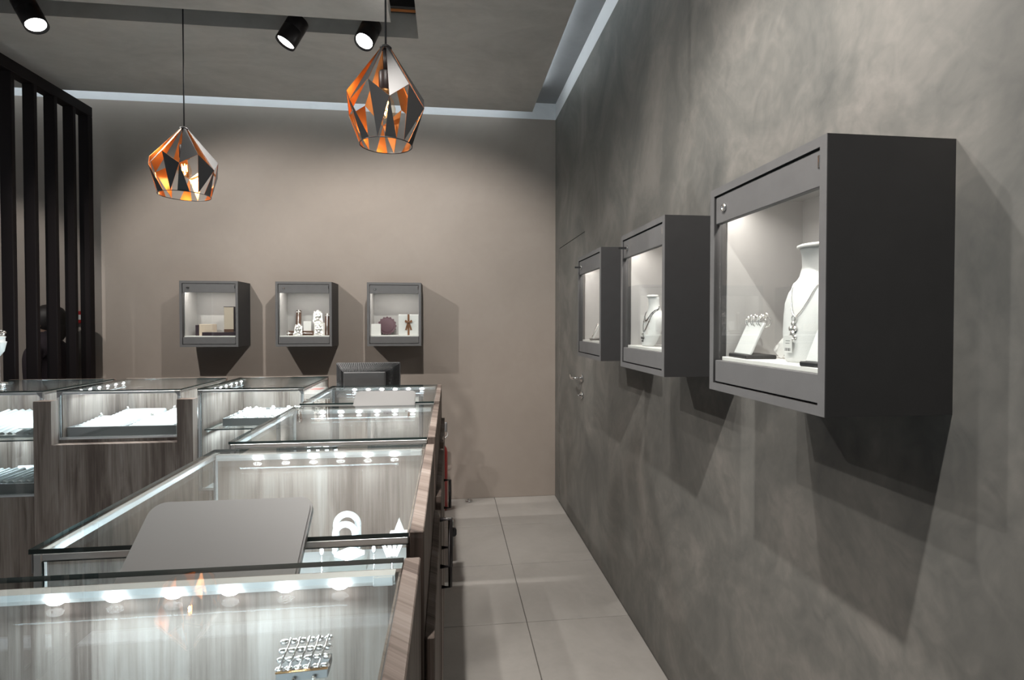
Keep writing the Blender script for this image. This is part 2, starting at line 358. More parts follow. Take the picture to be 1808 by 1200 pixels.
# ------------------------------------------------------------------ track and spotlights
tr = thing('lighting_track', 'black lighting track fixed inside the ceiling opening', 'track', (-2.1, 2.96, ZC))
MB().bbox(-2.0, 1.925, -0.03, 0.03, -0.07, 0, 0.004).obj('rail', 'black_metal', tr)
MB().box(-2.0, 1.925, -0.012, 0.012, -0.0715, -0.07).obj('conductor_slot', 'copper', tr)
spot_labels = ['black cylinder ceiling spotlight tilted toward the pendant lamps, by the slatted screen',
 'black cylinder ceiling spotlight tilted toward the slatted screen', 'grey-lit black ceiling spotlight beside the large pendant cord',
 'black ceiling spotlight turned to the middle showcase on the dark wall', 'black ceiling spotlight beside the tall pendant lamp, turned to the dark wall',
 'black spotlight under the ceiling slab turned across to the dark wall', 'black ceiling spotlight turned to the ribboned box showcase',
 'black spotlight under the ceiling slab turned to the beige wall by the slatted screen', 'added black spotlight under the ceiling slab, brightening the grey leaning pad', 'added black spotlight under the ceiling slab, brightening the wall behind the slatted screen']
for k, (pos, to, en, ang) in enumerate(SPOTS):
    pos = Vector(pos); to = Vector(to); dirv = (to-pos).normalized()
    lab = spot_labels[k]
    s = thing('track_spotlight', lab, 'spotlight', pos, 0, 'ceiling spotlights')
    q = (-dirv).to_track_quat('Z', 'Y').to_matrix().to_4x4()
    MB().lathe([(0.044, 0.012), (0.051, 0.0), (0.052, 0.004), (0.052, 0.085), (0.0505, 0.087), (0.0505, 0.090), (0.052, 0.092), (0.052, 0.150), (0.048, 0.156), (0.0, 0.156)], 28, M=q).obj('head', 'black_metal', s)
    MB().lathe([(0.0, 0.0105), (0.030, 0.010), (0.0435, 0.012)], 28, M=q).obj('lens', 'spot_lens', s)
    top = -dirv*0.135
    if k < 3: MB().tube([top, top*0.5+Vector((0, 0.03, 0.11)), (top.x, 0.06, 3.09-pos.z)], 0.011, 8).obj('arm', 'black_metal', s)
    else: MB().tube([top, (top.x, top.y, (2.85 if pos.x < -0.3 else ZC)-pos.z)], 0.011, 8).obj('arm', 'black_metal', s)
    lo = light('spot_light', 'SPOT', s, dirv*0.01, en, SPOT_COL, spot_size=math.radians(ang), spot_blend=0.55, shadow_soft_size=0.02)
    lo.rotation_euler = dirv.to_track_quat('-Z', 'Y').to_euler()

# ------------------------------------------------------------------ pendant lamps
def pendant(label, c, R, H, zt, rot, zmid, rb):
    """faceted drop shade, black outside and copper inside; c = xy of the cord, zt = apex height"""
    s = thing('pendant_lamp', label, 'pendant lamp', (c[0], c[1], zt), 0, 'pendant lamps')
    N = 6; nat = 0.030
    def pt(a, r, z): return Vector((r*math.cos(a), r*math.sin(a), z))
    def panel(pts):
        nrm = (pts[1]-pts[0]).cross(pts[2]-pts[0]).normalized(); cen = sum(pts, Vector())/len(pts)
        if nrm.dot(Vector((cen.x, cen.y, 0))) < 0: pts = pts[::-1]; nrm = -nrm
        n = len(pts); th = 0.0013
        vs = pts+[p-nrm*th for p in pts]
        fs = [tuple(range(n)), tuple(range(2*n-1, n-1, -1))]+[(i, n+i, n+(i+1)%n, (i+1)%n) for i in range(n)]
        MB().add(vs, fs, [0, 1]+[1]*n).obj('shade_panel', ['shade_outer', 'copper'], s)
    da = 2*PI/N
    for i in range(N):
        a = rot+i*da
        A0 = pt(a-da*0.50, 0.016, -0.004); A1 = pt(a+da*0.05, 0.016, -0.004)
        m1 = pt(a, R*0.93, -H*zmid); m2l = pt(a-da/2, R, -H*(zmid+0.17)); m2r = pt(a+da/2, R, -H*(zmid+0.17))
        b0 = pt(a+da*0.12, rb, -H); b1 = pt(a+da*0.55, rb, -H)
        panel([A0, m2l, m1, A1]); panel([m1, m2r, b0]); panel([m2r, pt(a+da*0.38, rb, -H), pt(a+da*0.80, rb, -H)])
    MB().tube([pt(2*PI*k/36, rb, -H) for k in range(36)], 0.0018, 6, closed=True).obj('bottom_ring', 'shade_outer', s)
    MB().lathe([(0.0, 0.006), (0.010, 0.005), (0.019, -0.002), (0.019, -0.007), (0.0, -0.008)], 20).obj('cap', 'shade_outer', s)
    MB().tube([(0, 0, 0), (0, 0, -H*0.26)], 0.0085, 10).obj('stem', 'black_metal', s)
    sk = MB().lathe([(0.0, -H*0.25), (0.021, -H*0.255), (0.0225, -H*0.27), (0.0225, -H*0.44), (0.020, -H*0.45), (0.0, -H*0.45)], 20).obj('socket', 'black_metal', s)
    z0 = -H*0.45
    bl = MB().lathe([(0.013, z0), (0.014, z0-0.012), (0.024, z0-0.032), (0.030, z0-0.055), (0.029, z0-0.072), (0.020, z0-0.088), (0.0, z0-0.096)], 20).obj('bulb', 'glass_bulb', s)
    pts = [(0.012*math.cos(k*PI/3), 0.012*math.sin(k*PI/3), z0-(0.028 if k % 2 else 0.062)) for k in range(7)]
    MB().tube(pts, 0.0016, 6).obj('filament', 'bulb_filament', bl)
    MB().tube([(0, 0, 0.004), (0, 0, ZC-zt)], 0.0032, 8).obj('cord', 'black_plastic', s)
    MB().lathe([(0.045, ZC-zt-0.022), (0.048, ZC-zt-0.018), (0.048, ZC-zt)], 20).obj('ceiling_cup', 'black_metal', s)
    light('bulb_light', 'POINT', s, (0, 0, z0-0.05), 0.30, (1.0, 0.60, 0.28), shadow_soft_size=0.006)
    return s
pR = ony(681, 83, 1.75); pL = ony(325, 226, 2.75)
pendant('tall faceted pendant lamp with black shade and glowing copper inside', (pR.x, 1.75), 0.130, 0.312, pR.z, math.radians(-109), 0.49, 0.082)
pendant('wide squat faceted pendant lamp with grey-black shade and copper inside', (pL.x, 2.75), 0.154, 0.325, pL.z, math.radians(-103), 0.47, 0.112)

# ------------------------------------------------------------------ slatted screen
SX, SB, SA = -2.50, 0.065, 0.030
sc = thing('slatted_screen', 'tall dark screen of upright slats standing by the back wall', 'screen', (SX, 4.11, 0))
MB().bbox(-SB-0.01, 0, -2.2, 0, 2.85, 2.92, 0.003).obj('top_rail', 'screen_dark', sc)
MB().bbox(-SB, 0, -2.2, 0, 0.0, 0.05, 0.003).obj('bottom_rail', 'screen_dark', sc)
MB().bbox(-SB, 0, -0.05, 0, 0.05, 2.85, 0.003).obj('end_post', 'screen_dark', sc)
sl0 = MB().bbox(-SB, 0, -SA, 0, 0.05, 2.85, 0.003)
first = None
for k in range(1, 13):
    if first is None: o = first = sl0.obj('slat', 'screen_dark', sc)
    else: o = first.copy(); COL.objects.link(o); o.parent = sc
    o.location = (0, -0.17*k, 0)

# ------------------------------------------------------------------ wall showcases
CW, CD, CHH = 0.392, 0.235, 0.468
def showcase(label, loc, rz, key, group):
    """origin at the bottom left back corner seen from its front; front looks to local -y"""
    s = thing('wall_showcase', label, 'wall showcase', loc, rz, group)
    t = 0.017
    m = MB(); m.box(0, t, -CD, 0, 0, CHH); m.box(CW-t, CW, -CD, 0, 0, CHH); m.box(t, CW-t, -CD, 0, CHH-t, CHH); m.box(t, CW-t, -CD, 0, 0, t); m.box(t, CW-t, -0.012, 0, t, CHH-t)
    m.obj('carcass', 'cabinet_dark', s)
    e = 0.0016
    m = MB(); m.box(0, t, -CD-e, -CD, 0, CHH); m.box(CW-t, CW, -CD-e, -CD, 0, CHH); m.box(t, CW-t, -CD-e, -CD, CHH-t, CHH); m.box(t, CW-t, -CD-e, -CD, 0, t)
    m.obj('front_frame', 'cabinet_grey', s)
    zb, zt_ = 0.078, CHH-0.082
    m = MB(); m.box(t, CW-t, -0.016, -0.0125, zb-0.01, CHH-t-0.001); m.box(t+0.0005, t+0.004, -CD+0.03, -0.016, zb-0.01, CHH-t-0.001); m.box(CW-t-0.004, CW-t-0.0005, -CD+0.03, -0.016, zb-0.01, CHH-t-0.001); m.box(t+0.004, CW-t-0.004, -CD+0.06, -0.016, CHH-t-0.005, CHH-t-0.001)
    m.obj('lining', 'cabinet_inner', s)
    MB().bbox(t+0.005, CW-t-0.005, -CD+0.018, -0.017, zb-0.012, zb, 0.001).obj('shelf_board', 'white_board', s)
    g = 0.003
    yd0, yd1 = -CD+0.002, -CD+0.016
    d = MB().bbox(t+g, CW-t-g, yd0, yd1, zt_, CHH-t-g, 0.0012).obj('door', 'cabinet_grey', s)
    MB().bbox(t+g, CW-t-g, yd0, yd1, t+g, zb-0.008, 0.0012).obj('door_bottom_rail', 'cabinet_grey', s)
    pane('glass_pane', t+g+0.004, CW-t-g-0.001, yd0+0.007, yd0+0.011, zb-0.008, zt_, s, edge=False)
    MB().bbox(CW-t-0.008, CW-t-0.0035, yd0-0.002, yd0+0.006, CHH-t-0.034, CHH-t-0.012, 0.0008).obj('hinge', 'chrome', s)
    R90 = Matrix.Rotation(PI/2, 4, 'X')
    lk = MB().lathe([(0.0095, 0), (0.0095, 0.003), (0.008, 0.005), (0.004, 0.0052), (0.0038, 0.003), (0.0, 0.003)], 20, M=R90, c=(0.058, yd0, CHH-0.050)).obj('lock', 'chrome', s)
    if key:
        MB().bbox(0.0568, 0.0592, yd0-0.032, yd0-0.003, CHH-0.054, CHH-0.046, 0.0005).obj('key', 'black_plastic', lk)
    MB().box(t, CW-t, -CD+0.0175, -CD+0.0205, CHH-t-0.012, CHH-t).obj('gap_light_block', 'cabinet_dark', s)  # added to block the led strip's light in the gap above the door
    ls = MB().box(t+0.02, CW-t-0.02, -CD+0.026, -CD+0.038, CHH-t-0.009, CHH-t-0.001).obj('led_strip', ['strip_lens'], s)
    light('strip_light', 'AREA', s, (CW/2, -CD+0.044, CHH-t-0.012), 0.85, (1.0, 0.93, 0.87), rot=(math.radians(-14), 0, 0), shape='RECTANGLE', size=CW-0.09, size_y=0.01)
    return s
zW, zR = 1.230, 1.2435
for k, (x0, lab) in enumerate(((-1.887, 'grey wall showcase on the beige wall holding cream and dark boxes'), (-1.240, 'grey wall showcase on the beige wall holding silver plaques'), (-0.598, 'grey wall showcase on the beige wall holding the ribboned white box'))):
    showcase(lab, (x0, D, zW), 0, k == 0, 'showcases on the beige wall')
for k, (y0, lab) in enumerate(((0.812, 'grey wall showcase on the dark wall with necklace bust and brooch stand'), (1.475, 'grey wall showcase on the dark wall holding the bust with dark necklace'), (2.125, 'grey wall showcase on the dark wall nearest the flush door'))):
    showcase(lab, (W, y0+CW, zR), -PI/2, k > 0, 'showcases on the dark wall')
ZS_B, ZS_R = zW+0.078, zR+0.078     # shelf tops

# ------------------------------------------------------------------ glass counters
ZT = 1.075
def counter(label, loc, rz, dx, dy, zb, group, leds=6, spacer=False, portal=None, shelf=None, watts=2.8, handles=False):
    """local x: customer side 0 .. staff side dx; local y: glass end 0 .. lamp end dy"""
    s = thing('display_counter', label, 'display counter', loc, rz, group)
    tw = 0.022
    MB().box(0.0, dx-tw, 0, dy, 0.06, zb).obj('base', 'wood_laminate', s)
    MB().box(0.03, dx-0.05, 0.02, dy-0.02, 0, 0.06).obj('plinth', 'black_metal', s)
    MB().bbox(dx-tw, dx, 0, dy, 0.06, ZT, 0.0015).obj('staff_panel', 'wood_laminate', s)
    MB().box(0.012, dx-tw-0.001, dy-0.016, dy-0.006, zb, ZT-0.012).obj('end_panel', 'wood_laminate', s)
    MB().box(dx-tw-0.006, dx-tw-0.001, 0.012, dy-0.017, zb, ZT-0.012).obj('back_lining', 'wood_laminate', s)
    MB().box(0.012, dx-tw-0.007, 0.012, dy-0.017, zb, zb+0.005).obj('floor_board', 'tray_grey', s)
    gt = 0.007
    pane('glass_top', -0.003, dx-tw-0.001, -0.003, dy, ZT-gt, ZT, s)
    pane('front_pane', 0.0, 0.005, 0.012, dy-0.012, zb+0.012, ZT-gt-0.013, s)
    pane('end_pane', 0.012, dx-tw-0.002, 0.0, 0.005, zb+0.012, ZT-gt-0.013, s)
    q = 0.012
    zt2 = ZT-gt-0.0005
    for (a, b, c, d_, nm) in ((0, q, q, dy-q, 'front_rail'), (q, dx-tw-0.002, 0, q, 'end_rail')):
        MB().bbox(a, b, c, d_, zt2-q, zt2, 0.0015).obj(nm, 'aluminium', s)
        MB().bbox(a, b, c, d_, zb, zb+q, 0.0015).obj('bottom_rail', 'aluminium', s)
    for (x, y) in ((0, 0), (0, dy-q)):
        MB().bbox(x, x+q, y, y+q, zb, zt2, 0.0015).obj('corner_post', 'aluminium', s)
    for y, sg in ((q, 1), (dy-q, -1)):
        poly = [(0, 0), (0.026, 0), (0.020, -0.012), (0.010, -0.024), (0, -0.028)]
        Mx = Matrix(((0, 0, 1, -0.0012), (sg, 0, 0, y-sg*q), (0, 1, 0, zt2-0.0005), (0, 0, 0, 1)))
        MB().prism(poly, 0.0, 0.0015, M=Mx).obj('corner_bracket', 'bracket_grey', s)
    # lamp bar under the lamp-end edge of the top
    bx0, bx1, by = 0.015, dx-tw-0.010, dy-0.034
    bar = MB().prism([(0, 0), (0.017, 0), (0.017, -0.012), (0.007, -0.016), (0, -0.008)], bx0, bx1, M=Matrix(((0, 0, 1, 0), (1, 0, 0, by), (0, 1, 0, zt2), (0, 0, 0, 1)))).obj('led_bar', 'white_gloss', s)
    MB().bbox(bx1-0.028, bx1-0.002, by-0.003, by+0.010, zt2-0.013, zt2-0.001, 0.001).obj('bar_clip', 'white_gloss', bar)
    l0 = None
    for k in range(leds):
        x = bx0+0.10+(bx1-bx0-0.17)*k/(leds-1)
        if l0 is None: l0 = o = MB().ball((0, 0, 0), 0.0075, 10, sq=(1.5, 0.7, 0.75)).obj('led', 'led_lens', bar)
        else: o = l0.copy(); COL.objects.link(o); o.parent = bar
        o.location = (x, by+0.000, zt2-0.0095)
    light('led_light', 'AREA', s, ((bx0+bx1)/2, by-0.008, zt2-0.018), watts*0.4, (0.72, 0.91, 1.0), rot=(math.radians(-40), 0, 0), shape='RECTANGLE', size=bx1-bx0-0.12, size_y=0.008)
    MB().box(q+0.01, dx-tw-0.02, q, q+0.004, zt2-q+0.002, zt2-0.002).obj('led_strip', 'added_strip_glow', s)  # added glowing strip on the end rail, goes with the fill below
    light('added_end_fill', 'AREA', s, (dx/2-tw/2, q+0.007, zt2-0.010), watts*0.8, (0.72, 0.91, 1.0), rot=(math.radians(62), 0, 0), shape='RECTANGLE', size=dx-tw-0.08, size_y=0.008)  # added fill that lights the end panel evenly
    if shelf:
        sb = MB().bbox(0.03, dx-tw-0.02, dy-0.034, dy-0.024, shelf-0.018, shelf-0.008, 0.001).obj('shelf_led_bar', 'white_gloss', s)
        light('shelf_light', 'AREA', s, (dx/2, dy-0.045, shelf-0.016), watts*0.9, (0.72, 0.91, 1.0), rot=(math.radians(-35), 0, 0), shape='RECTANGLE', size=dx-tw-0.10, size_y=0.008)
        pane('glass_shelf', 0.02, dx-tw-0.012, 0.02, dy-0.022, shelf-0.006, shelf, s)
    if spacer:
        MB().box(0.01, dx-0.03, dy+0.004, dy+0.0885, 0.06, 0.995).obj('spacer', 'wood_laminate', s)
    if handles:
        for (y0, y1, z0, z1) in ((0.010, dy-0.010, 0.10, 0.90),):
            MB().bbox(dx, dx+0.016, y0, y1, z0, z1, 0.0015).obj('door', 'wood_laminate', s)
        for (yy, z0, z1) in handles:
            xh = dx+0.016
            MB().tube([(xh, yy, z0), (xh+0.026, yy, z0), (xh+0.026, yy, z1), (xh, yy, z1)], 0.006, 4).obj('handle', 'black_metal', s)
    if portal:
        x0p, x1p, i0, i1, zc, ztp, y0p = portal
        # world measures turned to local: L row local x = world y - y0, local y = xr - world x
        xr, yf = loc[0], loc[1]
        poly = [(x0p, 0.06), (x1p, 0.06), (x1p, ztp), (i1, ztp), (i1, zc), (i0, zc), (i0, ztp), (x0p, ztp)]
        Mp = Matrix(((0, 0, 1, 0), (-1, 0, 0, xr), (0, 1, 0, 0), (0, 0, 0, 1)))
        MB().prism(poly, y0p-yf, -0.005, M=Mp, side_mi=0).obj('wood_surround', ['wood_laminate'], s)
    return s
UX0, UX1 = -0.597, -0.040
LU = 0.605
u_lab = ['glass-topped counter with the woven silver bracelet inside, in the aisle row',
 'glass-topped aisle counter holding the white bracelet loop and pointed card',
 'glass-topped aisle counter between the two grey leaning pads', 'glass-topped aisle counter next to the black monitor']
for k in range(4):
    y0 = 0.140+0.697*k
    counter(u_lab[k], (UX0, y0, 0), 0, UX1-UX0, LU, 0.80, 'counters along the aisle', spacer=k < 3, watts=3.7,
            handles=[(0.52, 0.78, 0.90), (0.08, 0.60, 0.72)] if k < 2 else [(0.08, 0.60, 0.72)])
YF, LDX = 2.80, 0.57
counter('tall glass counter by the slatted screen with ribbed white pad on its shelf', (-1.942, YF, 0), PI/2, LDX, 0.556, 0.565, 'counters along the back', shelf=0.835)
counter('glass counter in a wooden surround with a grey ring tray', (-1.322, YF, 0), PI/2, LDX, 0.556, 0.835, 'counters along the back',
        portal=(-1.9455, -1.239, -1.868, -1.3115, 0.822, 1.030, 2.745))
counter('tall glass counter with a tray of small white pieces, beside the black monitor', (-0.735, YF, 0), PI/2, LDX, 0.505, 0.565, 'counters along the back', shelf=0.868)

# ------------------------------------------------------------------ grey leaning pads
def pad(label, xc, yA, th, up, down, wid):
    """board wedged in the gap between two counters, leaning on the next counter's top edge"""
    s = thing('presentation_pad', label, 'pad', (xc, yA, ZT+0.003), 0, 'grey presentation pads')
    M = Matrix.Rotation(th, 4, 'X')
    L = up+down
    pl = rounded(wid, L, 0.022, 6, 0, (up-down)/2)
    MB().prism(pl, 0.0, 0.010, M=M).obj('board', 'pad_grey', s)
    pl2 = rounded(wid-0.006, L-0.006, 0.020, 6, 0, (up-down)/2)
    MB().prism(pl2, 0.010, 0.0125, M=M).obj('cushion', 'pad_grey', s)
    return s
pad('grey rounded pad leaning on the counter with the white bracelet loop', -0.334, 0.836, math.radians(38), 0.060, 0.092, 0.241)
pad('grey rounded pad leaning on the counter next to the black monitor', -0.262, 2.230, math.radians(30), 0.058, 0.085, 0.245)

# ------------------------------------------------------------------ desk, monitor, extinguisher, door stop
dk = thing('cash_desk', 'wooden desk under the black monitor behind the counters', 'desk', (-0.39, 3.20, 0))
MB().bbox(-0.335, 0.335, -0.32, 0.30, 0.945, 0.97, 0.002).obj('desktop', 'wood_laminate', dk)
for sx in (-1, 1): MB().bbox(sx*0.315-0.012, sx*0.315+0.012, -0.30, 0.28, 0, 0.945, 0.002).obj('side_panel', 'wood_laminate', dk)
mo = thing('monitor', 'black flat monitor seen from its ribbed back on the desk', 'monitor', (-0.459, 3.12, 0.97))
mw, z0, z1 = 0.178, 0.02, 0.203
MB().bbox(-mw, mw, 0.0, 0.028, z0, z1, 0.005).obj('bezel', 'monitor_grey', mo)
MB().box(-mw+0.015, mw-0.015, 0.028, 0.0285, z0+0.015, z1-0.015).obj('screen', 'black_plastic', mo)
iw, jz0, jz1, bd = 0.125, 0.045, 0.150, -0.060
o_ = [(-mw, 0, z0), (mw, 0, z0), (mw, 0, z1), (-mw, 0, z1)]; i_ = [(-iw+0.0, bd, jz0), (iw-0.03, bd, jz0), (iw-0.03, bd, jz1), (-iw+0.0, bd, jz1)]
bk = MB().add(o_+i_, [(0,1,5,4), (1,2,6,5), (2,3,7,6), (3,0,4,7), (4,5,6,7)]).obj('back_shell', 'monitor_grey', mo)
def lerp(a, b, t): return Vector(a).lerp(Vector(b), t)
def vents(e0, e1, f0, f1, n, name):
    m = MB()
    nn = (Vector(e1)-Vector(e0)).cross(Vector(f0)-Vector(e0)).normalized()
    if nn.y > 0: nn = -nn
    for k in range(n):
        t_ = (k+0.5)/n; a = lerp(lerp(e0, e1, t_), lerp(f0, f1, t_), 0.06); b = lerp(lerp(e0, e1, t_), lerp(f0, f1, t_), 0.90)
        m.tube([a+nn*0.0008, b+nn*0.0008], 0.0024, 4)
    return m.obj(name, 'black_plastic', bk)
vents(o_[3], o_[2], i_[3], i_[2], 32, 'top_vents'); vents(o_[0], o_[3], i_[0], i_[3], 22, 'side_vents'); vents(o_[1], o_[2], i_[1], i_[2], 22, 'side_vents')
MB().bbox(-0.03, 0.03, 0.0, 0.022, -0.0, 0.06, 0.003).obj('neck', 'monitor_grey', mo)
MB().lathe([(0.10, -0.0), (0.10, 0.006), (0.07, 0.012), (0.0, 0.013)], 24, c=(0, 0.01, 0)).obj('foot', 'monitor_grey', mo)
lf = thing('leaflet', 'white leaflet with a red block lying on the desk beside the monitor', 'leaflet', (-0.690, 3.28, 0.9705))
MB().bbox(-0.028, 0.055, -0.16, 0.16, 0, 0.030, 0.001).obj('sheet', 'white_card', lf); MB().box(-0.020, 0.046, 0.01, 0.11, 0.030, 0.0304).obj('red_block', 'red_print', lf)

ex = thing('fire_extinguisher', 'red fire extinguisher with grey head standing by the back wall', 'extinguisher', (-0.086, 4.02, 0))
MB().lathe([(0.068, 0), (0.072, 0.01), (0.072, 0.43), (0.066, 0.46), (0.045, 0.49), (0.024, 0.505), (0.022, 0.52)], 24).obj('cylinder', 'red_paint', ex)
MB().lathe([(0.026, 0.52), (0.030, 0.53), (0.030, 0.575), (0.022, 0.585), (0.0, 0.587)], 16).obj('valve', 'bracket_grey', ex)
MB().bbox(-0.012, 0.070, -0.014, 0.014, 0.585, 0.655, 0.006).obj('lever', 'bracket_grey', ex)
MB().tube([(0.030+0.045*math.cos(a), 0.0, 0.565+0.032*math.sin(a)) for a in [2*PI*k/20 for k in range(20)]], 0.004, 6, closed=True).obj('carry_ring', 'white_gloss', ex)
MB().tube([(-0.02, 0, 0.55), (-0.06, 0.02, 0.53), (-0.085, 0.03, 0.40), (-0.082, 0.03, 0.20)], 0.010, 8).obj('hose', 'black_plastic', ex)

ds = thing('door_stop', 'small clear ring-shaped stop on the floor by the back wall', 'door stop', (0.152, 4.165, 0))
MB().tube([(0.022*math.cos(a), 0.022*math.sin(a), 0.008) for a in [2*PI*k/20 for k in range(20)]], 0.008, 8, closed=True).obj('ring', 'chrome', ds)

# keys hanging at a counter door
kp = (UX1+0.050, 1.60, 0.800)
ky = thing('key_ring', 'bunch of keys hanging on a ring at the aisle counter door', 'keys', kp)
MB().tube([(0, 0.013*math.cos(a), 0.0+0.013*math.sin(a)) for a in [2*PI*k/16 for k in range(16)]], 0.0014, 6, closed=True).obj('ring', 'chrome', ky)
MB().tube([(0, 0, 0.012), (-0.034, 0, 0.014)], 0.004, 8).obj('inserted_key', 'chrome', ky)
MB().prism(rounded(0.022, 0.026, 0.008, 4), -0.003, 0.003, M=Matrix.Translation((0, 0, -0.028)) @ Matrix.Rotation(PI/2, 4, 'X')).obj('key_head', 'black_plastic', ky)
MB().bbox(-0.003, 0.003, -0.001, 0.001, -0.070, -0.040, 0.0005).obj('key_blade', 'chrome', ky)

# ------------------------------------------------------------------ person behind the slats
def person(label, loc, rz):
    s = thing('person', label, 'person', loc, rz)
    me = bpy.data.meshes.new('body'); H = 1.53
    V = {'pel': (0,0,.80), 'wst': (0,.005,.93), 'chs': (0,-.005,1.10), 'nkb': (0,.0,1.24), 'nk': (0,-.01,1.31), 'hd': (0,-.02,1.38), 'hdt': (0,-.015,1.47)}
    R = {'pel': (.145,.105), 'wst': (.125,.095), 'chs': (.145,.105), 'nkb': (.075,.065), 'nk': (.050,.050), 'hd': (.072,.085), 'hdt': (.060,.072)}
    E = [('pel','wst'), ('wst','chs'), ('chs','nkb'), ('nkb','nk'), ('nk','hd'), ('hd','hdt')]
    for sx, n in ((-1, 'l'), (1, 'r')):
        V.update({'sh'+n: (sx*.155,0,1.20), 'el'+n: (sx*.185,.02,.97), 'wr'+n: (sx*.165,-.12,.80), 'hn'+n: (sx*.155,-.17,.745),
                  'hp'+n: (sx*.082,0,.74), 'kn'+n: (sx*.088,-.01,.43), 'an'+n: (sx*.09,.02,.09), 'ft'+n: (sx*.095,-.12,.035)})
        R.update({'sh'+n: (.058,.058), 'el'+n: (.045,.045), 'wr'+n: (.032,.030), 'hn'+n: (.030,.020), 'hp'+n: (.085,.090), 'kn'+n: (.060,.062), 'an'+n: (.042,.045), 'ft'+n: (.038,.035)})
        E += [('nkb','sh'+n), ('sh'+n,'el'+n), ('el'+n,'wr'+n), ('wr'+n,'hn'+n), ('pel','hp'+n), ('hp'+n,'kn'+n), ('kn'+n,'an'+n), ('an'+n,'ft'+n)]
        for f in range(4):
            a = 'f%d%s' % (f, n); b = 'g%d%s' % (f, n); fx = sx*(.135+.016*f)
            V[a] = (fx, -.205, .712); V[b] = (fx, -.200-.003*f, .668+abs(f-1.5)*.008); R[a] = (.009,.009); R[b] = (.007,.007); E += [('hn'+n, a), (a, b)]
        V['t0'+n] = (sx*.125,-.19,.745); V['t1'+n] = (sx*.118,-.215,.715); R['t0'+n] = (.011,.011); R['t1'+n] = (.008,.008); E += [('wr'+n, 't0'+n), ('t0'+n, 't1'+n)]
    ks = list(V); me.from_pydata([V[k] for k in ks], [(ks.index(a), ks.index(b)) for a, b in E], [])
    o = bpy.data.objects.new('body', me); COL.objects.link(o); o.parent = s
    me.materials.append(MT['dark_cloth'])
    md = o.modifiers.new('skin', 'SKIN'); md.use_smooth_shade = True
    sv = me.skin_vertices[0].data if me.skin_vertices else None
    if sv is None:
        bm = bmesh.new(); bm.from_mesh(me); bm.verts.layers.skin.verify(); bm.to_mesh(me); bm.free(); sv = me.skin_vertices[0].data
    for i, k in enumerate(ks): sv[i].radius = R[k]; sv[i].use_root = (k == 'pel')
    o.modifiers.new('sub', 'SUBSURF').levels = 1
    f = MB().ball((0, -0.025, 1.40), 0.078, 16, sq=(0.92, 1.14, 1.36)); f.lathe([(0.013, -0.006), (0.009, 0.018), (0.0, 0.03)], 8, c=(0, -0.112, 1.382), M=Matrix.Rotation(-0.25, 4, 'X'))
    f.ball((0.078, -0.01, 1.395), 0.022, 8, sq=(0.4, 0.8, 1.2)); f.ball((-0.078, -0.01, 1.395), 0.022, 8, sq=(0.4, 0.8, 1.2)); f.ball((0, -0.105, 1.343), 0.016, 8, sq=(1.3, 0.5, 0.4))
    f.ball((0.03, -0.103, 1.405), 0.009, 8, mi=1); f.ball((-0.03, -0.103, 1.405), 0.009, 8, mi=1)
    f.obj('face', ['skin', 'hair_dark'], s)
    h = MB().ball((0, 0.004, 1.430), 0.094, 16, sq=(0.98, 1.10, 1.06)); h.ball((0, 0.055, 1.36), 0.06, 12, sq=(1.1, 0.8, 1.5)); h.ball((0, -0.085, 1.49), 0.03, 10, sq=(1.6, 0.8, 0.5))
    h.obj('hair', 'hair_dark', s)
    return s
person('person in dark clothes standing behind the slatted screen in profile', (-2.715, 3.985, 0), -PI/2)

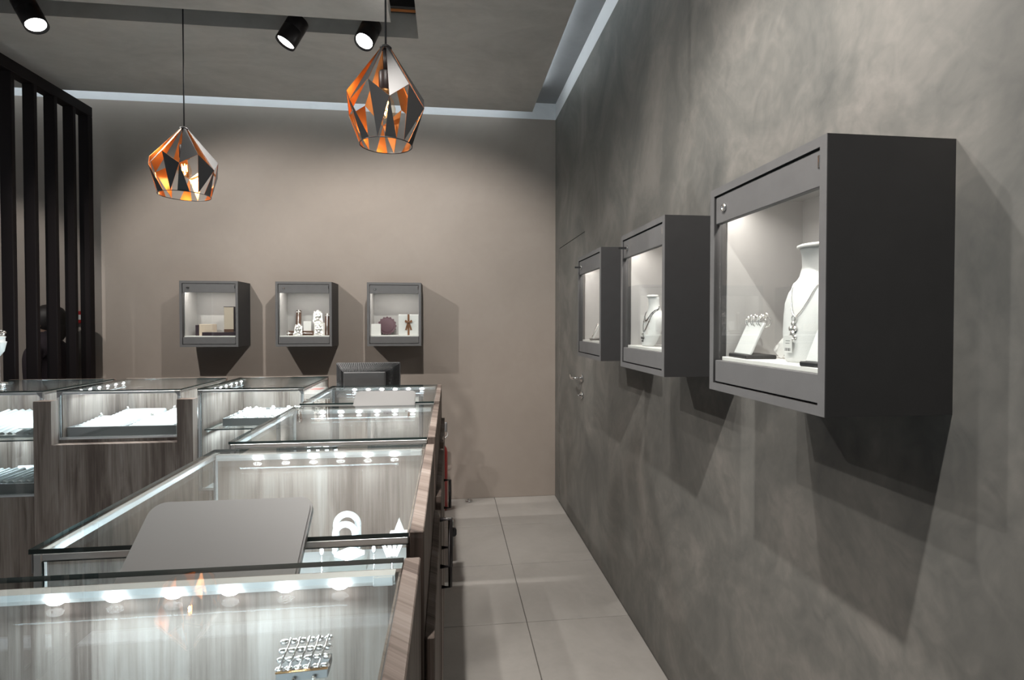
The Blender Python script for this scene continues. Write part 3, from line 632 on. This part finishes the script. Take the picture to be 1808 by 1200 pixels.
# ------------------------------------------------------------------ goods: small builders
def to_r(p, y, X=None): return p
def bust(label, loc, rz, h, chain, group='necklace busts'):
    """white display bust; front looks to local -y, stands on its base"""
    s = thing('necklace_bust', label, 'bust', loc, rz, group)
    prof = [(0.00, .040, .030), (0.03, .045, .034), (0.12, .056, .038), (0.26, .070, .042), (0.42, .080, .043), (0.53, .084, .041), (0.62, .076, .039), (0.69, .058, .036), (0.76, .040, .033), (0.84, .032, .030), (0.94, .031, .029), (1.0, .033, .030)]
    k = h/0.21; n = 24; vs = []; fs = []
    def ctr(t): return 0.030*k*math.sin(t*2.2)*0.9
    for (t, hw, hd) in prof:
        for a in range(n):
            an = 2*PI*a/n; x = hw*k*math.cos(an); y = hd*k*math.sin(an)
            if y > 0: y *= 0.35
            vs.append((x, y+ctr(t)-0.012*k, t*h))
    m_ = len(prof)
    for i in range(m_-1):
        for a in range(n): fs.append((i*n+a, i*n+(a+1)%n, (i+1)*n+(a+1)%n, (i+1)*n+a))
    b = MB().add(vs, fs, 0, True); b.f.append(list(range(n))[::-1]); b.mi.append(0); b.sm.append(False); b.f.append([(m_-1)*n+a for a in range(n)]); b.mi.append(0); b.sm.append(False)
    b.obj('form', 'white_velvet', s)
    MB().lathe([(0.033*k, h), (0.0345*k, h+0.002), (0.0345*k, h+0.006), (0.029*k, h+0.008)], 24, c=(0, ctr(1.0)-0.022*k, 0), M=Matrix.Diagonal((1, 0.7, 1, 1))).obj('neck_cap', 'white_gloss', s)
    def surf(x, t):
        j = max(0, min(m_-2, max(i for i in range(m_-1) if prof[i][0] <= t))); u = (t-prof[j][0])/(prof[j+1][0]-prof[j][0])
        hw = (prof[j][1]*(1-u)+prof[j+1][1]*u)*k; hd = (prof[j][2]*(1-u)+prof[j+1][2]*u)*k
        c = max(-0.995, min(0.995, x/hw)); return Vector((x, -hd*math.sqrt(1-c*c)+ctr(t)-0.012*k-0.0022, t*h))
    for (low, wd, r_, mt, beads) in chain:
        pts = []
        for q in range(25):
            u = -1+2*q/24; t = low+(0.80-low)*abs(u)**1.7; pts.append(surf(u*wd*k, t))
        if beads:
            mb = MB()
            for p_ in pts: mb.ball(p_, r_, 6)
            mb.tube(pts, r_*0.5, 6); mb.obj('necklace', mt, s)
        else: MB().tube(pts, r_, 6).obj('necklace', mt, s)
    return s, surf
def slant_stand(label, loc, rz, w, h, group=None):
    s = thing('display_stand', label, 'stand', loc, rz, group)
    MB().bbox(-w*0.56, w*0.56, -0.018, 0.050, 0, 0.009, 0.002).obj('foot', 'black_plastic', s)
    M = Matrix.Translation((0, -0.008, 0.009)) @ Matrix.Rotation(math.radians(-24), 4, 'X')
    MB().bbox(-w/2, w/2, 0.0, 0.006, 0, h, 0.0015, M=M).obj('board', 'white_velvet', s)
    return s, M
def plaque(label, loc, rz, sc_=1.0, group='silver plaques'):
    """embossed silver icon: arched plate with figures in relief and scrolled foot, on a rear prop"""
    s = thing('silver_plaque', label, 'plaque', loc, rz, group)
    k = sc_; M = Matrix.Rotation(math.radians(-14), 4, 'X') @ Matrix.Diagonal((k, k, k, 1))
    poly = [(-.020, 0), (.020, 0), (.023, .012), (.020, .030), (.021, .048), (.014, .060), (.008, .056), (.004, .066), (-.004, .066), (-.009, .057), (-.015, .061), (-.021, .046), (-.020, .030), (-.023, .012)]
    MB().prism(poly, 0, 0.004, M=M @ Matrix.Rotation(PI/2, 4, 'X')).obj('plate', 'silver', s)
    m = MB()
    for (x, z, r) in ((-.008, .045, .006), (.007, .048, .006), (-.008, .030, .009), (.008, .032, .010), (0, .016, .009), (-.013, .010, .006), (.013, .010, .006), (-.021, .004, .0055), (.021, .004, .0055), (.0, .058, .005), (-.016, .056, .004), (.015, .055, .004)):
        m.ball(M @ Vector((x, -.005, z)), r*k, 8, sq=(1, .5, 1.2))
    m.obj('relief', 'silver', s)
    MB().box(-.004*k, .004*k, 0.004*k, 0.026*k, 0, .004*k).obj('prop', 'silver', s)
    return s
def box_item(name, label, cat, loc, rz, w, d, h, mat, lid=None, group=None):
    s = thing(name, label, cat, loc, rz, group)
    MB().bbox(-w/2, w/2, -d/2, d/2, 0, h, 0.002).obj('body', mat, s)
    return s

# --- showcase with cream and dark boxes
def bpt(px, py, Y=4.10): return ony(px, py, Y)
b = box_item('gift_box', 'small cream box with a dark plum end standing upright', 'box', (-1.752, 4.13, ZS_B), 0, 0.090, 0.08, 0.084, 'cream')
MB().bbox(-0.070, -0.0455, -0.040, 0.040, 0, 0.078, 0.002).obj('end_panel', 'dark_plum', b)
b = box_item('gift_box', 'long flat dark plum box under the tall cream box', 'box', (-1.637, 4.06, ZS_B), 0, 0.232, 0.055, 0.026, 'dark_plum')
b = box_item('gift_box', 'tall cream box with brown foot on the dark flat box', 'box', (-1.571, 4.062, ZS_B+0.026), 0, 0.066, 0.05, 0.180, 'cream')
MB().bbox(-0.0335, 0.0335, -0.0265, 0.0265, 0.0, 0.022, 0.001).obj('foot_band', 'brown_board', b); MB().bbox(-0.035, 0.035, -0.027, 0.027, 0.180, 0.184, 0.001).obj('lid', 'dark_plum', b)
MB().bbox(0.0332, 0.040, -0.025, 0.025, 0.0, 0.180, 0.001).obj('side_panel', 'dark_plum', b)

# --- showcase with silver plaques
def cross_case(label, loc, lie, h):
    """brown case with a silver cross-topped spoon on it"""
    s = thing('spoon_case', label, 'case', loc, 0, 'brown spoon cases')
    M = Matrix.Rotation(-PI/2, 4, 'Y') @ Matrix.Translation((0.017, 0, 0)) if lie else Matrix.Rotation(math.radians(-6), 4, 'X')
    MB().bbox(-.017, .017, 0, .014, 0, h, .0015, M=M).obj('case', 'brown_board', s)
    m = MB(); m.tube([M @ Vector((0, -.004, .006)), M @ Vector((0, -.004, h-.02))], .0038, 6)
    for (x, z, r) in ((0, h-.012, .009), (-.011, h-.012, .0055), (.011, h-.012, .0055), (0, h-.002, .006), (0, h-.024, .006), (0, h*.45, .0055)): m.ball(M @ Vector((x, -.005, z)), r, 8, sq=(1, .6, 1))
    m.obj('spoon', 'silver', s)
    return s
cross_case('upright brown case with silver cross spoon beside the lying one', (-1.128, 4.165, ZS_B), False, 0.188)
cross_case('upright brown case with silver cross spoon at the end of the showcase', (-0.900, 4.085, ZS_B), False, 0.160)
cross_case('brown spoon case with silver cross lying on its side', (-1.000, 4.095, ZS_B), True, 0.190)
box_item('display_block', 'white display block under the raised silver plaque', 'block', (-0.955, 4.175, ZS_B), 0, 0.105, 0.06, 0.092, 'white_board')
plaque('silver plaque raised on the white display block', (-0.985, 4.170, ZS_B+0.092), 0.25, 1.50)
plaque('silver plaque in front of the lying brown case', (-1.098, 4.050, ZS_B), -0.12, 1.35)
plaque('silver plaque in front of the white display block', (-0.952, 4.050, ZS_B), -0.05, 1.35)
c = thing('price_card', 'small grey-white card standing behind the silver plaques', 'card', (-1.062, 4.165, ZS_B)); MB().bbox(-.028, .028, 0, .004, 0, .105, .001).obj('card', 'white_card', c); MB().box(-.024, .024, .004, .02, 0, .004).obj('foot', 'white_card', c)

# --- showcase with ribboned box
c = thing('price_card', 'white folded card beside the plum scalloped box', 'card', (-0.543, 4.065, ZS_B), 0.15)
M = Matrix.Rotation(math.radians(-10), 4, 'X'); MB().bbox(-.036, .036, 0, .003, 0, .084, .0008, M=M).obj('front_leaf', 'white_card', c)
MB().bbox(-.036, .036, .028, .031, 0, .082, .0008, M=Matrix.Rotation(math.radians(8), 4, 'X')).obj('rear_leaf', 'white_card', c)
s = thing('round_box', 'round plum box with scalloped edge leaning at the back', 'box', (-0.472, 4.170, ZS_B))
pl = [((.067+.0042*math.cos(16*2*PI*k/96))*math.cos(2*PI*k/96), .070+(.067+.0042*math.cos(16*2*PI*k/96))*math.sin(2*PI*k/96)) for k in range(96)]
M = Matrix.Rotation(math.radians(-8), 4, 'X') @ Matrix.Rotation(PI/2, 4, 'X')
MB().prism(pl, 0, .020, M=M).obj('drum', 'plum', s); MB().lathe([(0.0, 0), (.053, 0), (.053, .003), (.049, .004), (0.0, .004)], 32, M=M @ Matrix.Translation((0, .070, .020))).obj('lid_inset', 'plum', s)
s = thing('gift_box', 'white square gift box tied with a brown ribbon bow', 'box', (-0.305, 4.10, ZS_B), 0.04)
bw, bh = .148, .156
MB().bbox(-bw/2, bw/2, -.02, .03, 0, bh, .002).obj('body', 'white_gloss', s)
rb = MB().box(-.0075, .0075, -.0212, -.020, 0, bh+.001).box(-.0075, .0075, -.0212, .03, bh, bh+.001).obj('ribbon', 'ribbon_brown', s)
for sx in (-1, 1):
    bz = bh*.62
    MB().prism([(0, 0), (sx*.020, .020), (sx*.026, .014), (sx*.028, .004), (sx*.018, -.004)][::sx], 0, .007, M=Matrix.Translation((0, -.0212, bz)) @ Matrix.Rotation(PI/2, 4, 'X')).obj('bow_loop', 'ribbon_brown', s)
    MB().prism([(0, 0), (sx*.010, -.004), (sx*.027, -.060), (sx*.020, -.056), (sx*.014, -.062)][::sx], 0, .002, M=Matrix.Translation((0, -.0214, bz)) @ Matrix.Rotation(PI/2, 4, 'X')).obj('bow_tail', 'ribbon_brown', s)
MB().ball((0, -.027, bh*.62), .008, 10, sq=(1, .6, .9)).obj('bow_knot', 'ribbon_brown', s)

# --- near showcase on the dark wall
RZ = -PI/2
s, surf = bust('white necklace bust with silver pendant and price tag', (0.722, 0.985, ZS_R), RZ, 0.228, [(0.40, .045, .0011, 'silver', False)])
p0 = surf(0.0, 0.40)
m = MB(); m.tube([p0+Vector((.006*math.cos(a), -.003, -.004+.006*math.sin(a))) for a in [2*PI*k/14 for k in range(14)]], .0012, 6, closed=True)
for (x, z, r) in ((0, -.014, .005), (-.006, -.024, .006), (.006, -.024, .006), (0, -.034, .0075), (-.007, -.040, .005), (.007, -.040, .005), (0, -.045, .004)): m.ball(p0+Vector((x, -.005, z)), r, 8, sq=(1, .5, 1))
m.obj('pendant', 'silver', s)
p1 = surf(0.0, 0.14)+Vector((0, -.002, 0))
tg = MB().bbox(p1.x-.012, p1.x+.012, p1.y-.004, p1.y-.003, p1.z-.012, p1.z+.022, .0003).obj('price_tag', 'white_gloss', s)
m = MB()
for k, w_ in enumerate((.001, .0006, .0014, .0006, .001, .0016, .0006, .001)): m.box(p1.x-.009+k*.0023, p1.x-.009+k*.0023+w_, p1.y-.0043, p1.y-.004, p1.z-.009, p1.z-.003)
m.box(p1.x-.007, p1.x+.005, p1.y-.0043, p1.y-.004, p1.z+.006, p1.z+.0068); m.box(p1.x-.007, p1.x+.007, p1.y-.0043, p1.y-.004, p1.z+.011, p1.z+.0118)
m.obj('barcode', 'print_dark', tg)

s, M = slant_stand('white slanted stand with silver sprig rings along its top', (0.662, 1.130, ZS_R), RZ-0.12, 0.082, 0.078, 'slanted stands')
m = MB()
for k in range(6):
    x = -.036+.0145*k; c_ = M @ Vector((x, .003, .080)); r_ = .010+.002*(k % 2)
    m.tube([c_+Vector((.3*r_*math.cos(a), r_*math.cos(a), r_*math.sin(a))) for a in [2*PI*q/14 for q in range(14)]], .0014, 6, closed=True)
    m.ball(c_+Vector((.001, -.004, r_)), .0042, 8); m.ball(c_+Vector((.004, .004, r_+.003)), .0032, 8)
m.obj('rings', 'silver', s)
m = MB()
for k in range(7): a = M @ Vector((.018+.002*k, .004, .078)); m.ball(a+Vector((.004*math.sin(k*2), .006, .004+.0045*k*.6)), .0048, 8, sq=(1.5, .6, .7))
m.obj('leaf_sprig', 'silver', s)
s, M = slant_stand('white slanted stand beside the necklace bust, on a dark rounded foot', (0.655, 0.876, ZS_R), RZ+0.10, 0.052, 0.075, 'slanted stands')
s = thing('price_tag', 'white diamond-turned tag propped behind the ring stand', 'tag', (0.728, 1.092, ZS_R), RZ+0.3)
M = Matrix.Rotation(math.radians(-12), 4, 'X') @ Matrix.Translation((0, 0, .030)) @ Matrix.Rotation(math.radians(38), 4, 'Y'); MB().bbox(-.016, .016, -.0006, .0006, -.026, .026, .0003, M=M).obj('card', 'white_card', s)
MB().ball(M @ Vector((0, -.001, .020)), .0022, 8).obj('eyelet', 'print_dark', s)
s = thing('straw_sheaf', 'small sheaf of brown straw behind the ring stand', 'straw', (0.760, 1.120, ZS_R), 0.3)
for k in range(9): MB().tube([(0, 0, .004+.003*(k % 3)), (.022+.004*math.sin(k*3), -.03-.004*k*.3, .010+.0035*k), (.03, -.058, .006+.002*k)], .0016, 5).obj('stalk', 'straw', s)

# --- second and third showcases on the dark wall
s, surf = bust('white bust wearing a double dark bead necklace', (0.685, 1.735, ZS_R), RZ, 0.165, [(0.52, .048, .0022, 'dark_bead', True), (0.30, .050, .0020, 'dark_bead', True)])
p0 = surf(0, .28); m = MB()
for (x, z) in ((0, -.006), (-.006, -.018), (.006, -.018), (0, -.028)): m.ball(p0+Vector((x, -.003, z)), .0042, 8)
m.tube([p0, p0+Vector((0, -.002, -.026))], .001, 6); m.obj('pendant', 'dark_bead', s)
s, M = slant_stand('small white stand with a silver oval frame in the showcase by the door', (0.655, 2.365, ZS_R), RZ-0.2, 0.070, 0.072)
m = MB(); m.tube([M @ Vector((.022*math.cos(a), -.002, .040+.032*math.sin(a))) for a in [2*PI*k/28 for k in range(28)]], .0035, 6, closed=True)
for k in range(12): m.ball(M @ Vector((.013*math.cos(k*2.4)*(.3+.06*k), -.002, .040+.020*math.sin(k*2.4)*(.3+.06*k))), .0032, 6)
m.obj('oval_frame', 'silver', s)

# ------------------------------------------------------------------ goods inside the counters
def ring_tray(label, x0, x1, y0, y1, z, h, cols, rows, group='jewellery trays'):
    s = thing('jewellery_tray', label, 'tray', ((x0+x1)/2, (y0+y1)/2, z), 0, group)
    a, b_ = (x1-x0)/2, (y1-y0)/2; t_ = .006
    m = MB().box(-a, a, -b_, b_, 0, .005); m.box(-a, a, -b_, -b_+t_, .005, h); m.box(-a, a, b_-t_, b_, .005, h); m.box(-a, -a+t_, -b_+t_, b_-t_, .005, h); m.box(a-t_, a, -b_+t_, b_-t_, .005, h)
    m.obj('box', 'tray_grey', s)
    return s, a, b_
# ring tray in the wooden surround
s, a, b_ = ring_tray('grey tray with four white ribbed ring pads', -1.855, -1.355, 2.830, 3.300, 0.842, 0.048, 2, 2)
MB().box(-.003, .003, -b_+.006, b_-.006, .005, .046).obj('divider', 'tray_grey', s); MB().box(-a+.006, a-.006, -.003, .003, .005, .046).obj('divider', 'tray_grey', s)
for qx in (-1, 1):
    for qy in (-1, 1):
        for k in range(7):
            yy = qy*b_/2+(-3+k)*.030
            MB().tube([(qx*a/2-.105, yy, .036+.003*k), (qx*a/2+.105, yy, .036+.003*k)], .0145, 8).obj('pad_roll', 'white_velvet', s)
        MB().ball((qx*a/2-.095, qy*b_/2+.09, .075), .009, 8).obj('ring', 'silver', s)
# white pieces on the glass shelf
s, a, b_ = ring_tray('grey tray heaped with small white pieces on a glass shelf', -1.155, -0.800, 2.88, 3.22, 0.870, 0.040, 1, 1)
MB().box(-a+.006, a-.006, -b_+.006, b_-.006, .005, .030).obj('liner', 'white_velvet', s)
rnd = random.Random(3); m = MB()
for k in range(170):
    m.ball((rnd.uniform(-a+.016, a-.016), rnd.uniform(-b_+.016, b_-.016), .034+rnd.uniform(0, .018)), rnd.uniform(.006, .010), 6, sq=(1, rnd.uniform(.7, 1.2), .8))
o = m.obj('white_pieces', 'white_gloss', s); o['kind'] = 'stuff'
# ribbed pad on the shelf of the left counter, tray and cards below
s = thing('ribbed_pad', 'white ribbed jewellery pad lying on the upper glass shelf', 'pad', (-2.20, 3.05, 0.8365))
M = Matrix.Rotation(math.radians(9), 4, 'X')
MB().bbox(-.22, .22, -.19, .19, 0.036, .048, .002, M=M).obj('board', 'white_velvet', s); MB().bbox(-.20, .20, -.18, -.16, 0, .026, .001).obj('foot', 'white_board', s); MB().bbox(-.20, .20, .15, .17, 0, .055, .001).obj('foot', 'white_board', s)
for k in range(12): MB().tube([M @ Vector((-.21+.035*k, -.185, .050)), M @ Vector((-.205+.035*k, .185, .050))], .0125, 6).obj('rib', 'white_velvet', s)
s = thing('price_card', 'white card lying at the front of the ribbed pad', 'card', (-2.035, 2.885, 0.8405+.030), 0); s.location.z = 0.888
MB().bbox(-.055, .055, -.03, .03, 0.0, .003, .0005, M=Matrix.Rotation(math.radians(9), 4, 'X')).obj('card', 'white_gloss', s)
s, a, b_ = ring_tray('grey tray with rows of white ring rolls on the counter floor', -2.43, -1.965, 2.825, 3.08, 0.572, 0.052, 2, 1)
MB().box(-.03, -.024, -b_+.006, b_-.006, .005, .05).obj('divider', 'tray_grey', s)
for qx, n in ((-1, 6), (1, 6)):
    for k in range(n):
        xx = (.014 if qx > 0 else -a+.028)+.034*k
        MB().tube([(xx, -b_+.016, .050), (xx+.006, 0, .054), (xx+.012, b_-.016, .058)], .0135, 8).obj('pad_roll', 'white_velvet', s)
for (x, y, w_, hh, rz_, lab) in ((-2.035, 3.17, .060, .10, -.35, 'white earring card with a round emblem behind the ring rolls'), (-2.235, 3.17, .10, .055, .1, 'low white card behind the ring rolls')):
    s = thing('display_card', lab, 'card', (x, y, 0.5745), rz_, 'white cards on the counter floor')
    M = Matrix.Rotation(math.radians(-30), 4, 'X'); MB().bbox(-w_, w_, 0, .004, 0, hh, .001, M=M).obj('card', 'white_card', s); MB().bbox(-w_*.6, w_*.6, .0, .05, 0, .004, .001).obj('foot', 'white_card', s)
    if 'emblem' in lab: MB().tube([M @ Vector((.02+.022*math.cos(q*PI/10), -.0005, .05+.022*math.sin(q*PI/10))) for q in range(20)], .0012, 6, closed=True).obj('emblem', 'silver', s)

# second aisle counter: bracelet loops, tent card, diamond card, small pendants
Y2 = 0.140+0.697; ZF = 0.806
def at(px, py, Y): return ony(px, py, Y)
def riser(label, x, y, w_, d_, top):
    s = thing('display_riser', label, 'riser', (x, y, ZF), 0, 'clear risers')
    pane('block', -w_/2, w_/2, -d_/2, d_/2, 0, top-ZF, s, edge=False); return s
def u_loop(pts_r, c, h, r): return [(c[0]+pts_r*math.cos(PI*k/14), c[1], c[2]+h+pts_r*math.sin(PI*k/14)) for k in range(15)]
p = at(612, 955, Y2+0.14); base = p.z-0.012
riser('clear riser under the white bracelet loop', p.x, Y2+0.14, 0.07, 0.06, base)
s = thing('bracelet_loop', 'white beaded bracelet draped over a loop holder', 'bracelet', (p.x, Y2+0.14, base))
for q, (yy, rr, hh) in enumerate(((-.012, .017, .030), (.006, .019, .040))):
    m = MB(); pts = [(-rr, yy, 0)]+[(rr*math.cos(PI-PI*k/14), yy, hh+rr*math.sin(PI*k/14)) for k in range(15)]+[(rr, yy, 0)]
    m.tube(pts, .0058, 8); m.obj('loop', 'white_velvet', s)
    m = MB()
    for k in range(len(pts)): m.ball((pts[k][0]*1.06, pts[k][1]-.004, pts[k][2]), .0042, 6)
    m.obj('beads', 'white_gloss', s)
p = at(705, 938, Y2+0.10); base = p.z-0.006
riser('clear riser under the pointed tent card', p.x, Y2+0.10, 0.026, 0.03, base)
s = thing('tent_card', 'small white pointed card on a white foot', 'card', (p.x, Y2+0.10, base))
MB().bbox(-.016, .016, -.008, .008, 0, .006, .001).obj('foot', 'white_gloss', s); MB().prism([(-.009, 0), (.009, 0), (0, .024)], -.003, .003, M=Matrix.Translation((0, 0, .006)) @ Matrix.Rotation(PI/2, 4, 'X')).obj('point', 'white_gloss', s)
p = at(617, 976, Y2+0.06); base = p.z
riser('clear riser under the diamond-shaped card', p.x, Y2+0.06, 0.06, 0.04, base-0.004)
s = thing('diamond_card', 'white diamond-shaped card with a short stem', 'card', (p.x, Y2+0.06, base-.004))
MB().prism([(-.024, 0), (0, -.022), (.024, 0), (0, .022)], 0, .006, M=Matrix.Rotation(.1, 4, 'Z')).obj('card', 'white_gloss', s); MB().bbox(-.003, .003, .010, .014, .006, .016, .0005).obj('stem', 'white_gloss', s)
for (px, py, lab) in ((568, 974, 'tiny white drop charm beside the diamond card'), (660, 970, 'tiny white drop charm between the diamond card and the tag bundle')):
    p = at(px, py, Y2+0.06); s = thing('drop_charm', lab, 'charm', (p.x, Y2+0.06, p.z-.008), 0, 'drop charms')
    MB().ball((0, 0, .009), .0042, 8, sq=(.8, .6, 1.5)).obj('drop', 'white_gloss', s); MB().tube([(0, 0, .002), (0, 0, ZF-(p.z-.008))], .0008, 5).obj('pin', 'chrome', s)
p = at(692, 965, Y2+0.06); s = thing('tag_bundle', 'bundle of small white paper tags by the staff panel', 'tags', (p.x, Y2+0.06, p.z-.016))
for k in range(4): MB().bbox(-.003, .003, -.0006, .0006, 0, .026, .0003, M=Matrix.Translation((.004*k-.006, 0, 0)) @ Matrix.Rotation(.25*k-.35, 4, 'Y')).obj('tag', 'white_gloss', s)
MB().tube([(0, 0, 0), (0, 0, ZF-(p.z-.016))], .0008, 5).obj('pin', 'chrome', s)

# nearest counter: woven silver bracelet with chains on a stand
Y1 = 0.140; yb = 0.585
p = at(538, 1150, yb); base = p.z-0.022
riser('clear riser under the woven silver bracelet', p.x, yb, 0.05, 0.026, base-0.001)
s = thing('woven_bracelet', 'woven silver bracelet block with a gold rim and hanging chains', 'bracelet', (p.x, yb, base), 0.05)
MB().bbox(-.026, .026, -.014, .014, 0, .010, .001).obj('stand', 'tray_grey', s)
MB().tube([(-.026, -.0145, .011), (.026, -.0145, .011)], .0012, 6).obj('gold_rim', 'gold', s)
m = MB()
for k in range(6):
    for q in range(4): m.ball((-.023+.0092*k, -.011+.0075*q, .012+.0052*q), .0050, 8, sq=(1.0, .6, .6))
for k in range(5): m.tube([(-.024+.0098*k, -.014, .012), (-.016+.0098*k, .012, .031)], .0013, 5)
m.obj('weave', 'silver', s)
for k, (x, mt) in enumerate(((-.034, 'gold'), (-.008, 'silver'), (.012, 'silver'))):
    m = MB()
    for q in range(9): m.ball((x-.001*q*(1 if k == 0 else .3), -.018-.0018*q, .004-.0042*q), .0024, 6)
    m.obj('chain', mt, s)

# third and fourth aisle counters: a few small pieces on view
Y3 = 0.140+0.697*2
p = at(575, 776, Y3+0.03)
for k in range(4):
    q = at(545+16*k, 781-1*k, Y3+0.05); s = thing('ring_display', 'small white ring holder near the pane of the middle aisle counter', 'ring holder', (q.x, Y3+0.05, ZF), 0, 'ring holders in the middle aisle counter')
    hh = q.z-ZF
    MB().lathe([(.014, 0), (.012, .01), (.006, .03), (.005, hh-.012), (.012, hh-.008), (.010, hh), (0, hh+.002)], 12).obj('holder', 'white_gloss', s); MB().tube([(.010*math.cos(a), .010*math.sin(a), hh-.013) for a in [2*PI*j/12 for j in range(12)]], .0016, 5, closed=True).obj('ring', 'silver', s)

# silver stand at the far end of the back counters
p = ony(-2, 600, 3.15)
s = thing('jewellery_stand', 'white and silver ornament stand on the counter by the slatted screen', 'stand', (p.x, 3.15, ZT))
hh = p.z-ZT
MB().lathe([(.035, 0), (.035, .006), (.006, .012), (.005, hh-.085)], 20).obj('base', 'chrome', s)
MB().lathe([(.006, hh-.085), (.022, hh-.06), (.030, hh-.02), (.032, hh-.01), (.026, hh-.006), (.026, hh+.012), (.030, hh+.016), (.024, hh+.022), (0, hh+.024)], 20).obj('cup', 'white_gloss', s)
m = MB()
for k in range(7): m.ball((.020*math.cos(k*.9), .020*math.sin(k*.9), hh+.034+.006*(k % 3)), .011, 10)
m.obj('pearls', 'silver', s)
